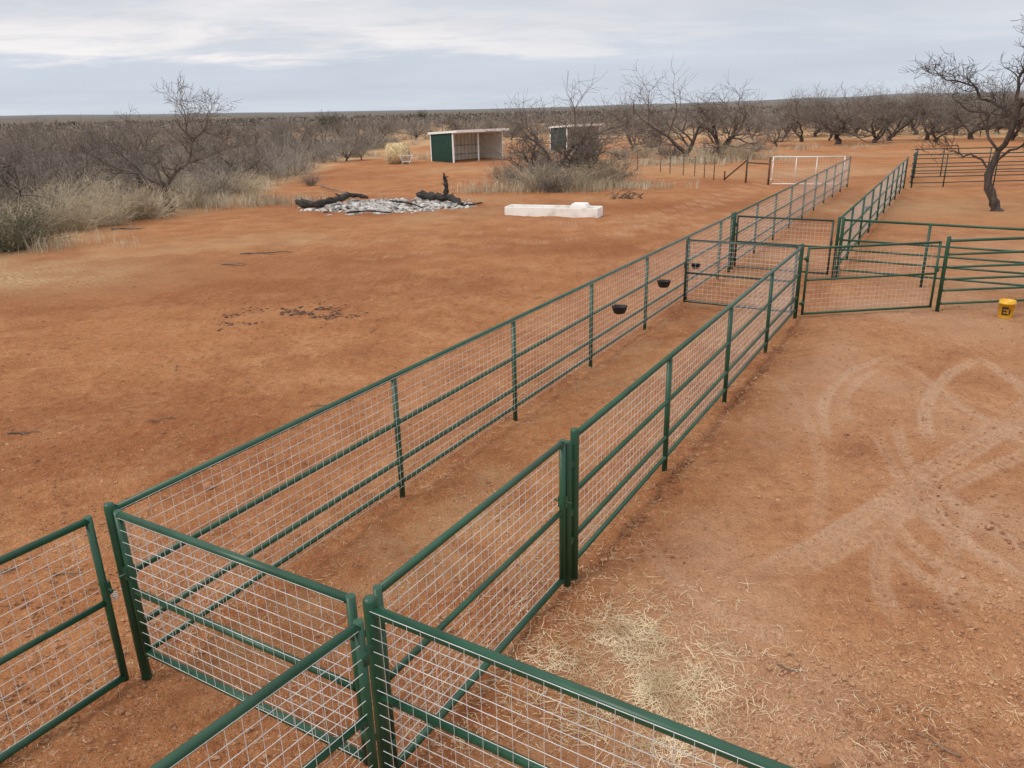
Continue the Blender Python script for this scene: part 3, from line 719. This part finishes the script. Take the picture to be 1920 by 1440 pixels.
def hero(name, label, base, limbs, seed, h_sub, maxlev, bark, twig, minr=.008, kid0=(1,1,2), jit=.09):
    r = random.Random(seed); p = P(*base); p.z = g1(p.x, p.y); t = thing(name, label, 'tree', (0,0,0)); OFF[t.name] = Vector((0,0,0))
    tr, crn = MB(), MB()
    for idx, (pts, r0, r1) in enumerate(limbs):
        pp = []
        ysl = r.uniform(-.6,.6) if idx else 0
        for i, q in enumerate(pts):
            pp.append(Vector((q[0], (q[2] if len(q) > 2 else ysl*i*.45), q[1])))
        fine = []; m = len(pp)
        for i in range(m-1):
            a = pp[max(i-1,0)]; b_ = pp[i]; c_ = pp[i+1]; d_ = pp[min(i+2,m-1)]
            for j in range(3):
                tt = j/3; fine.append(.5*((2*b_)+(c_-a)*tt+(2*a-5*b_+4*c_-d_)*tt*tt+(3*b_-a-3*c_+d_)*tt**3)+rv(r)*(.05 if idx == 0 else jit)*(1 if i+j else 0))
        fine.append(pp[-1]); M_ = len(fine); rs = [(r0+(r1-r0)*i/(M_-1))*r.uniform(.85,1.15) for i in range(M_)]
        if idx == 0: rs[0] *= 1.5; rs[1] *= 1.35; rs[2] *= 1.15
        (tr if idx == 0 else crn).chain(fine, rs, 10 if idx == 0 else 7, True)
        if idx == 0: continue
        for i in range(2, M_):
            for _ in range(r.choice(kid0) + (2 if i == M_-1 else 0)):
                dd = (fine[i]-fine[i-1]).normalized(); w = dd.cross(rv(r)).normalized(); an = r.uniform(.4,1.2)
                cd = dd*math.cos(an)+w*math.sin(an)
                if cd.z < -.1: cd.z *= -.5
                grow(r, tr, crn, fine[i], cd, h_sub*r.uniform(.6,1.1), max(rs[i]*.5, minr), 1, maxlev, .44, .04, minr, (1,1,2))
    tr.build('trunk', bark, t); crn.build('crown', twig, t)
    t.location = p; t.rotation_euler = (0,0,-math.atan2(p.x, p.y)); return t
hero('mesquite_tree', 'big bare crooked mesquite tree with a dark leaning trunk at the right edge', (1868,396), [
 ([(0,-.2,0),(-.05,.15,0),(-.28,.7,0),(-.54,1.45,.1),(-.30,2.3,.1),(.08,3.3,0),(.12,4.3,-.1)], .21, .085),
 ([(0,3.3,0),(-.5,4.0),(-1.2,4.4),(-1.7,4.9),(-2.5,5.0),(-3.1,5.5)], .065, .018),
 ([(.12,4.2,0),(-.05,5.0),(.35,5.7),(.5,6.5)], .07, .018),
 ([(.12,4.0,0),(.8,4.5),(1.2,5.2),(1.9,5.4),(2.4,6)], .07, .018),
 ([(-.48,1.6,.1),(-1.1,2.1),(-1.6,2.15),(-2.0,2.6),(-2.5,3.0)], .05, .012),
 ([(-.3,2.4,.1),(-.8,3.0),(-1.1,3.7),(-1.8,4.0),(-2.3,4.5)], .06, .015),
 ([(-.4,2.0,.1),(.4,2.5),(1.0,3.2),(1.6,3.3),(1.9,4.0)], .06, .015),
 ([(.05,3.5,0),(.7,3.7),(1.4,4.2),(2.3,4.3)], .055, .015),
 ], 5, .78, 3, BARK, BARK, kid0=(0,1,1,2), jit=.11)
hero('mesquite_tree', 'bare mesquite tree with a forked trunk at the right end of the left thicket', (318,398), [
 ([(0,-.2,0),(0,.3,0),(.0,.8,0),(-.08,1.3,0)], .19, .15),
 ([(-.08,1.2,0),(.5,1.8),(1.1,2.3),(1.5,3.1),(1.3,3.9),(1.35,4.6)], .12, .02),
 ([(-.08,1.3,0),(-1,1.8),(-1.9,2.1),(-2.8,2.7)], .09, .02),
 ([(0,1.2,0),(-.4,2.1),(-.5,2.8),(-.9,3.5)], .08, .02),
 ([(1.0,2.2,.2),(1.9,2.5),(2.9,2.8)], .06, .02),
 ([(1.4,3.1,.2),(2.0,3.6),(2.5,4.4)], .05, .02),
 ([(-.9,1.8,.2),(-1.5,2.6),(-2.0,3.3)], .05, .02),
 ], 8, .95, 3, BARK, TWIG)
RW = 'bare mesquite tree in the dark row behind the pens at the back right'
put('n', 1290, 304, 8.2, .4, 'tallest bare mesquite tree behind the thin wire fence', sxy=1.1)
put('a', 1352, 298, 7.0, 2.1, 'wide bare mesquite tree just right of the tallest one and left of the white gate', sxy=1.1)
put('c', 1236, 291, 5.2, 1.0, 'smaller bare tree just left of the tallest mesquite')
put('d', 1184, 286, 6.2, 2.6, 'low spreading bare tree right of the half hidden shed')
put('m', 1046, 346, 6.8, 4.0, 'bare mesquite tree rising from the middle of the central thicket', sxy=1.0)
put('c', 1000, 342, 4.8, .3, 'bare tree at the left side of the central thicket')
put('f', 1105, 345, 4.8, 1.3, 'bare tree at the right side of the central thicket', sxy=1.15)
for k, (u, v, h, ky, sx_) in enumerate([(1455,274,4.0,'d',1.2),(1503,266,6.4,'n',1.1),(1570,270,6.9,'m',1.3),(1556,264,5.0,'c',1),(1640,268,5.6,'a',1.4),(1668,264,6.6,'b',1.2),(1737,262,6.4,'d',1.15),
      (1752,266,4.8,'n',1.4),(1822,261,6.8,'m',1.2),(1893,264,6.6,'b',1.3),(1940,258,6.2,'c',1.2),(1410,262,3.8,'a',1.2),(1530,256,7.2,'f',1.3),(1605,254,6.6,'e',1.3),(1715,253,7.6,'f',1.4),(1790,252,7.2,'e',1.3),(1870,251,8.0,'f',1.4),(1640,252,7.0,'f',1.3),(1475,257,6.5,'e',1.3)]):
    put(ky, u, v, h, k*1.3+.5, RW, 'row of trees behind the pens', sxy=sx_)
LT = 'bare grey tree in the thicket along the left edge'
for k, (u, v, h, ky) in enumerate([(60,392,4.4,'f'),(128,368,4.4,'e'),(10,420,4.2,'n'),(205,345,4.4,'m'),(255,330,4.6,'d'),(-60,400,4.6,'b'),(180,310,5.0,'f'),(95,330,4.8,'m'),(20,330,5.0,'c'),(285,375,3.2,'e'),(230,300,5.0,'e'),(60,300,5.4,'f')]):
    put(ky, u, v, h, k*1.7, LT, 'trees of the left thicket', sxy=1.25)
MT = 'bare grey tree in the open brush between the left thicket and the shed'
for k, (u, v, h, ky) in enumerate([(440,345,3.7,'m'),(395,310,4.8,'e'),(520,288,4.8,'f'),(555,283,4.2,'n'),(470,290,4.4,'a'),(600,272,4.4,'b'),(650,302,2.6,'e'),(678,300,2.0,'f'),(720,262,4,'a'),(780,262,3.6,'e'),(640,262,4,'d'),(960,262,4,'c'),(920,258,4.2,'f'),(860,256,4,'d')]):
    put(ky, u, v, h, k*2.1+.3, MT, 'trees between the left thicket and the shed', sxy=1.3)

# bushes
def proto_bush(key, seed, K_, R, Hh, mat, name='brush_bush', leafy=0, leafmat=None, minr=.007):
    r = random.Random(seed); t = thing(name, 'x', 'bush'); mb = MB(); lf = MB()
    for k in range(K_):
        a = r.uniform(0, 6.28); q = r.uniform(0,.25)*R; sp_ = r.uniform(.1,1.0)
        d = Vector((math.cos(a)*sp_, math.sin(a)*sp_, r.uniform(.45,1))).normalized(); p = Vector((math.cos(a)*q, math.sin(a)*q, -.05))
        L = Hh*r.uniform(.6,1.1); pts = [p]; dd = d
        for i in range(3):
            dd = (dd+rv(r)*.28+Vector((0,0,-.03))).normalized(); pts.append(pts[-1]+dd*L/3)
            for _ in range(3):
                e = (dd+rv(r)*.9).normalized(); z = pts[-1]; 
                mb.chain([z, z+e*L*.22, z+(e+rv(r)*.4)*L*.36], [minr*1.1, minr*.9, minr*.4], 3, False)
                if leafy:
                    for _2 in range(leafy):
                        c_ = z+e*L*r.uniform(.02,.36)+rv(r)*.06; s_ = r.uniform(.02,.05); u_ = rv(r).normalized()*s_; w_ = rv(r).normalized()*s_
                        lf.add([c_-u_, c_-w_*.5, c_+u_, c_+w_*.5], [(0,1,2,3)])
        mb.chain(pts, [minr*2.2, minr*1.8, minr*1.3, minr*.6], 3, False)
    mb.build('branches', mat, t)
    if leafy: lf.build('foliage', leafmat, t)
    TREES[key] = (t, Hh)
proto_bush('g', 5, 60, 1.2, 1.6, TWIG2); proto_bush('h', 6, 75, 1.5, 1.5, GRASS, minr=.006)
proto_bush('s', 8, 60, 1.0, 1.2, SAGE, name='sage_bush', leafy=3, leafmat=SAGE); proto_bush('j', 9, 70, 1.0, 2.2, JUNI, name='evergreen_shrub', leafy=9, leafmat=JUNI)
for i, (u, v, h, ky, lb, gp) in enumerate([
   (25,470,1.5,'s','dark olive sage bush at the left edge in front of the thicket',None),
   (-30,440,1.6,'s','olive sage bush cut off by the left edge',None),
   (585,348,.9,'g','small round grey bush alone on the dirt above the ash heap',None),
   (940,340,1.1,'g','grey brush at the left foot of the central thicket',None),
   (620,246,4.4,'j','dark green evergreen shrub standing out of the far brush on the left',None),
   (790,224,5.0,'j','dark evergreen clump near the horizon above the shed',None)]):
    put(ky, u, v, h, i*1.1, lb, gp)
CT = 'dry grey brush bush in the central thicket'
for i, (u, v, h, ky) in enumerate([(985,352,1.4,'g'),(1010,358,1.4,'h'),(1040,360,1.5,'g'),(1070,357,1.3,'h'),(1100,352,1.5,'h'),(1130,348,1.8,'h'),(1150,344,1.5,'g'),(1060,342,1.8,'g'),(1020,338,1.8,'g'),(965,345,1.2,'h')]):
    put(ky, u, v, h, i*.9, CT, 'brush of the central thicket', sxy=1.1)
LB = 'dry tangled grey and straw brush at the foot of the left thicket'
for i in range(30):
    u = -80+i*19; v = 455-(u*.2)+rng.uniform(-34,12)
    if u > 300: v = 392-(u-300)*.12+rng.uniform(-30,4)
    put(rng.choice('gghhh'), u, v, rng.uniform(.9,1.7), i*.7, LB, 'brush along the left thicket', sxy=1.15)
RB = 'low grey brush under the trees behind the thin wire fence'
for i, (u, v) in enumerate([(1165,300),(1210,296),(1262,300),(1310,305),(1330,292),(1385,290),(1415,285),(1370,300)]):
    put('gh'[i % 2], u, v, 1.2+.3*(i % 3), i*.8, RB, 'brush under the trees behind the wire fence')

# ------------------------------------------------------------------ far brush (one mass)
R = np.random.RandomState(3)
def brush_mass(name, n, r0, r1, K_, hgt, w_scale, label, mat, relmin=1.0, power=1.0, gap=(.35,.6), azr=(-44,44)):
    az_ = R.uniform(azr[0], azr[1], n*3); u = R.rand(n*3)**power; rd = r0+(r1-r0)*u
    er_ = edge_r(az_); ok = rd > er_*relmin*R.uniform(.97,1.12,n*3)
    dens = fbm(rd*np.sin(np.radians(az_))*.06, rd*np.cos(np.radians(az_))*.06, 3, 81); ok &= (dens > R.uniform(gap[0],gap[1],n*3))
    az_ = az_[ok][:n]; rd = rd[ok][:n]; n = len(az_)
    cx_ = rd*np.sin(np.radians(az_)); cy_ = rd*np.cos(np.radians(az_)); cz_ = gh(cx_, cy_)
    hs = hgt*R.uniform(.45,1.2,n)*(1+.45*(R.rand(n) > .85))
    idx = np.repeat(np.arange(n), K_); m = len(idx)
    a = R.uniform(0, 2*np.pi, m); el = R.uniform(.15, 1.0, m); Lh = hs[idx]*R.uniform(.55,1.05,m)
    sp_ = np.sqrt(1-el**2)*1.3
    D_ = np.stack([np.cos(a)*sp_, np.sin(a)*sp_, el], 1)
    base = np.stack([cx_[idx], cy_[idx], cz_[idx]], 1)
    off0 = D_*(Lh*R.uniform(0,.45,m))[:, None]
    p0 = base+off0; j1 = R.normal(0,.22,(m,3)); j2 = R.normal(0,.35,(m,3))
    p1 = p0+(D_+j1)*(Lh*.38)[:, None]; p2 = p1+(D_+j2)*(Lh*.32)[:, None]
    p2[:, 2] = np.maximum(p2[:, 2], base[:, 2]+.1)
    side = np.stack([np.cos(a+1.57), np.sin(a+1.57), R.normal(0,.4,m)], 1); side /= np.linalg.norm(side, axis=1)[:, None]
    w = np.maximum(.016, rd[idx]*w_scale)
    V_, Q_ = ribbons(p0, p1, p2, side, w, w*.8, w*.3)
    o = np_mesh(name, V_, Q_, mat); tag(o, label, 'brush', kind='stuff'); return o
brush_mass('brushland', 560, 36, 115, 80, 2.4, .00036, 'grey leafless brush filling the ground around and behind the left thicket', TWIG2, 1.0, azr=(-44,-2))
brush_mass('brushland', 2200, 80, 300, 42, 2.8, .00048, 'mass of leafless grey brush covering the middle distance', BRUSHM, 1.05, .8, gap=(.3,.52))
brush_mass('brushland', 4200, 280, 1000, 14, 3.0, .0010, 'brown brush plain stretching to the horizon', BRUSHM, 1.0, .9, gap=(.25,.5))

# ------------------------------------------------------------------ dry grass tufts
def tufts(name, cents, K_, hmin, hmax, label, mat, spread=.25, wid=.008):
    c = np.array(cents); n = len(c); idx = np.repeat(np.arange(n), K_); m = len(idx)
    bx_ = c[idx, 0]+R.normal(0, spread, m); by_ = c[idx, 1]+R.normal(0, spread, m); bz = gh(bx_, by_)-.01
    h = R.uniform(hmin, hmax, m)*np.repeat(R.uniform(.35,1.2,n), K_); a = R.uniform(0, 6.28, m); ln = R.uniform(.05,.7,m)
    p0 = np.stack([bx_, by_, bz], 1); p1 = p0+np.stack([np.cos(a)*ln*h*.4, np.sin(a)*ln*h*.4, h*.6], 1); p2 = p0+np.stack([np.cos(a)*ln*h*1.2, np.sin(a)*ln*h*1.2, h], 1)
    sd_ = np.stack([-np.sin(a), np.cos(a), np.zeros(m)], 1); dist = np.hypot(bx_, by_); w = np.maximum(wid, dist*.00040)
    V_, Q_ = ribbons(p0, p1, p2, sd_, w, w*.8, w*.2); return tag(np_mesh(name, V_, Q_, mat), label, 'grass', kind='stuff')
ct = []
for _ in range(5600):
    a = R.uniform(-44, 44); r_ = edge_r(a)*R.uniform(.99, 1.9)
    if a > -12 and R.rand() < .55: continue
    x_, y_ = r_*math.sin(rad(a)), r_*math.cos(rad(a))
    if vnoise(x_*.3, y_*.3, 91) > .42: ct.append((x_, y_))
for (u, v, rx, ry, n_) in ((1060,355,4.5,1.6,240),(1290,306,5,2,90),(1370,298,4,2,60),(640,294,5,2,90),(60,462,3,1.0,40),(420,385,5,1.5,160),(1250,286,14,3,160),(880,296,6,1.2,40)):
    p = P(u, v)
    for _ in range(n_): ct.append((p.x+R.normal(0, rx*.6), p.y+R.normal(0, ry*.6)))
ct = [q for q in ct if not (abs(q[0]-hb.x) < 2.2 and hb.y-6 < q[1] < hb.y+2)]
tufts('dry_grass', ct, 26, .2, .75, 'pale dry grass growing around the brush and trees', GRASS)

# ------------------------------------------------------------------ loose straw, clods
def flat(name, pts, lmin, lmax, wmin, wmax, label, mat, lift=.02, cat='straw', pw=1.8):
    p = np.array(pts); m = len(p); a = R.uniform(0, 6.28, m); L = lmin+(lmax-lmin)*R.rand(m)**pw
    z = gh(p[:, 0], p[:, 1]); b_ = a+R.normal(0,.6,m); c0 = np.stack([p[:,0], p[:,1], z+R.uniform(.010,.020,m)+R.rand(m)**3*lift], 1)
    d1 = np.stack([np.cos(a)*L/2, np.sin(a)*L/2, R.normal(0,.08,m)*L], 1); d2 = np.stack([np.cos(b_)*L/2, np.sin(b_)*L/2, R.normal(0,.08,m)*L], 1)
    sd_ = np.stack([-np.sin(a), np.cos(a), R.normal(0,.2,m)], 1); w = R.uniform(wmin, wmax, m)
    q0, q2 = c0-d1, c0+d2
    q0[:,2] = np.maximum(q0[:,2], gh(q0[:,0],q0[:,1])+.008); q2[:,2] = np.maximum(q2[:,2], gh(q2[:,0],q2[:,1])+.008)
    V_, Q_ = ribbons(q0, c0, q2, sd_, w*.7, w, w*.4); return tag(np_mesh(name, V_, Q_, mat), label, cat, kind='stuff')
sp1 = []
for (u, v, sx_, sy_, n_) in ((1195,1195,.24,.20,650),(1190,1300,.36,.26,1250),(1260,1385,.24,.14,350),(1110,1240,.34,.3,350),(1290,1250,.28,.25,200)):
    c0 = P(u, v); k = 0
    while k < n_:
        x_, y_ = c0.x+R.normal(0,sx_), c0.y+R.normal(0,sy_)
        if fbm(np.array([x_*3.2]), np.array([y_*3.2]), 4, 25)[0] > R.uniform(.38,.60): sp1.append((x_, y_)); k += 1
c0 = P(1180,1240)
for _ in range(1400):
    sp1.append((c0.x+R.normal(-.05,.7), c0.y+R.normal(.1,.6)))
flat('hay_scraps', sp1, .03, .24, .002, .0045, 'pile of pale loose hay spilled on the dirt in the right foreground', STRAW, .03, pw=2.2)
sp2 = []
for _ in range(7500):
    s_ = R.uniform(0,4.2); w_ = R.choice([.03,.55,.3,.1])+R.normal(0,.07)
    if vnoise(s_*6, w_*9, 5) > .4: q = LP(s_, w_); sp2.append((q.x, q.y))
for _ in range(3200):
    s_ = R.uniform(-.6,3.5); w_ = R.choice([.61,-.06,.63])+abs(R.normal(0,.06))*R.choice([-1,1]); q = LP(s_, w_); sp2.append((q.x, q.y))
for _ in range(13000):
    u = R.uniform(-20,1940); v = R.uniform(430,1440); q = P(u, v)
    if fbm(np.array([q.x*.6]), np.array([q.y*.6]), 3, 15)[0] > R.uniform(.42,.8): sp2.append((q.x, q.y))
for _ in range(2200):
    u = R.normal(1560,230); v = R.normal(640,35) if R.rand() < .5 else R.normal(1330,90); q = P(u, max(v,600)); sp2.append((q.x, q.y))
flat('scattered_straw', sp2, .015, .15, .0014, .0034, 'thin straw bits scattered over the red dirt', STRAW, .01, pw=3)
def clods(name, pts, smin, smax, label, mat, cat, pw=3, flatz=.75):
    p = np.array(pts); m = len(p); s_ = smin+(smax-smin)*R.rand(m)**pw
    th = R.uniform(0,6.28,m); z = gh(p[:,0], p[:,1]); 
    base = np.array([[1,0,0],[0,1,0],[-1,0,0],[0,-1,0],[.45,.45,.8],[-.45,.45,.75],[-.45,-.45,.8],[.45,-.45,.7]])
    V_ = base[None]*R.uniform(.5,1.4,(m,8,1)); c_, s2_ = np.cos(th), np.sin(th)
    X_ = V_[:,:,0]*c_[:,None]-V_[:,:,1]*s2_[:,None]; Y_ = V_[:,:,0]*s2_[:,None]+V_[:,:,1]*c_[:,None]
    V_ = np.stack([X_, Y_*.8, V_[:,:,2]*flatz], 2)*s_[:,None,None]+np.stack([p[:,0], p[:,1], z+.002], 1)[:,None,:]
    b_ = np.arange(m)[:,None]*8
    Q_ = np.concatenate([b_+np.array([[4,5,6,7]]), b_+np.array([[0,1,5,4]]), b_+np.array([[1,2,6,5]]), b_+np.array([[2,3,7,6]]), b_+np.array([[3,0,4,7]])], 0)
    return tag(np_mesh(name, V_.reshape(-1,3), Q_, mat), label, cat, kind='stuff')
cl = []
for _ in range(34000):
    q = P(R.uniform(-30,1950), R.uniform(430,1450)); 
    if vnoise(q.x*.9, q.y*.9, 44) > R.uniform(.2,.8): cl.append((q.x, q.y))
for _ in range(1600):
    q = LP(R.uniform(.5,3.1), -.038+R.normal(0,.012)); cl.append((q.x, q.y))
clods('dirt_clods', cl, .004, .030, 'small crumbled clods of red dirt lying all over the yard', CLOD, 'dirt', 4)
dk = []
while len(dk) < 480:
    t_ = R.rand(); u = 415+t_*215; q = P(u+R.normal(0,12), 599-t_*14+R.normal(0,8)); x_, y_ = q.x, q.y
    if vnoise(x_*2.5, y_*2.5, 66) > R.uniform(.35,.8): dk.append((x_, y_))
for _ in range(60):
    q = P(R.uniform(600,690), R.uniform(588,600)); dk.append((q.x, q.y))
clods('dark_clods', dk, .010, .060, 'dark dry clods strewn in a strip on the open dirt left of the alley', DARKC, 'clods', 2.4, .4)

# sticks that lie about
def stick(u, v, L, a, r, label, seed, group=None):
    rg = random.Random(seed); p = P(u, v); p.z = g1(p.x, p.y)+r*.9
    d = Vector((math.cos(a), math.sin(a), 0)); n = Vector((-d.y, d.x, 0)); pts = [p+d*L*(k/5-.5)+n*rg.uniform(-.05,.05)*L for k in range(6)]
    for q in pts: q.z = g1(q.x, q.y)+r+.008
    mb = MB(); mb.chain(pts, [r, r*.95, r*.85, r*.75, r*.6, r*.35], 6)
    q = pts[2]; e = (d+n*rg.choice((-1,1))*.8).normalized(); mb.chain([q, q+e*L*.25, q+e*L*.38+d*.03], [r*.5, r*.4, r*.2], 5)
    tag(mb.build('stick', DEADW, None, p), label, 'stick', group)
stick(1752,1395,.34,2.3,.006,'forked pale twig on the dirt in the bottom right corner',1)
stick(1480,1255,.22,-.5,.008,'short pale twig right of the loose hay pile',2)
stick(500,474,1.7,.1,.03,'long grey stick on the dirt behind the dark clods',3)
stick(440,497,.9,-.3,.025,'dark short stick left of the long grey stick',4)
stick(45,815,.45,.1,.014,'dark twig on the dirt near the left edge',5)
stick(240,430,1.3,.2,.04,'dark fallen branch at the foot of the left thicket',6)
stick(130,1075,.3,.15,.007,'thin twig behind the lower left mesh gate',7)
stick(8,1075,.28,.9,.012,'pale wood splinter at the left edge behind the lower left gate',8)
for i, (u, v) in enumerate([(120,655),(330,690),(300,790),(180,585),(700,620),(600,760),(870,560),(1010,560),(780,520),(250,540)]):
    stick(u, v, .22+.1*(i % 3), i*1.9, .008, 'thin twig lying on the open dirt left of the alley', 20+i, 'thin twigs on the open dirt')
mb = MB(); p_ = P(1545,1434); mb.blob((p_.x, p_.y, .03), (.07,.055,.045), random.Random(3), 10, .12)
tag(mb.build('rock', CLOD, None, p_), 'rounded reddish rock at the bottom edge right of the hay', 'rock')
mb = MB(); p_ = P(392,915); mb.blob((p_.x, p_.y, .03), (.07,.05,.045), random.Random(5), 8, .2)
tag(mb.build('rock', CLOD, None, p_), 'brown clod shaped rock behind the wire of the near left fence', 'rock')
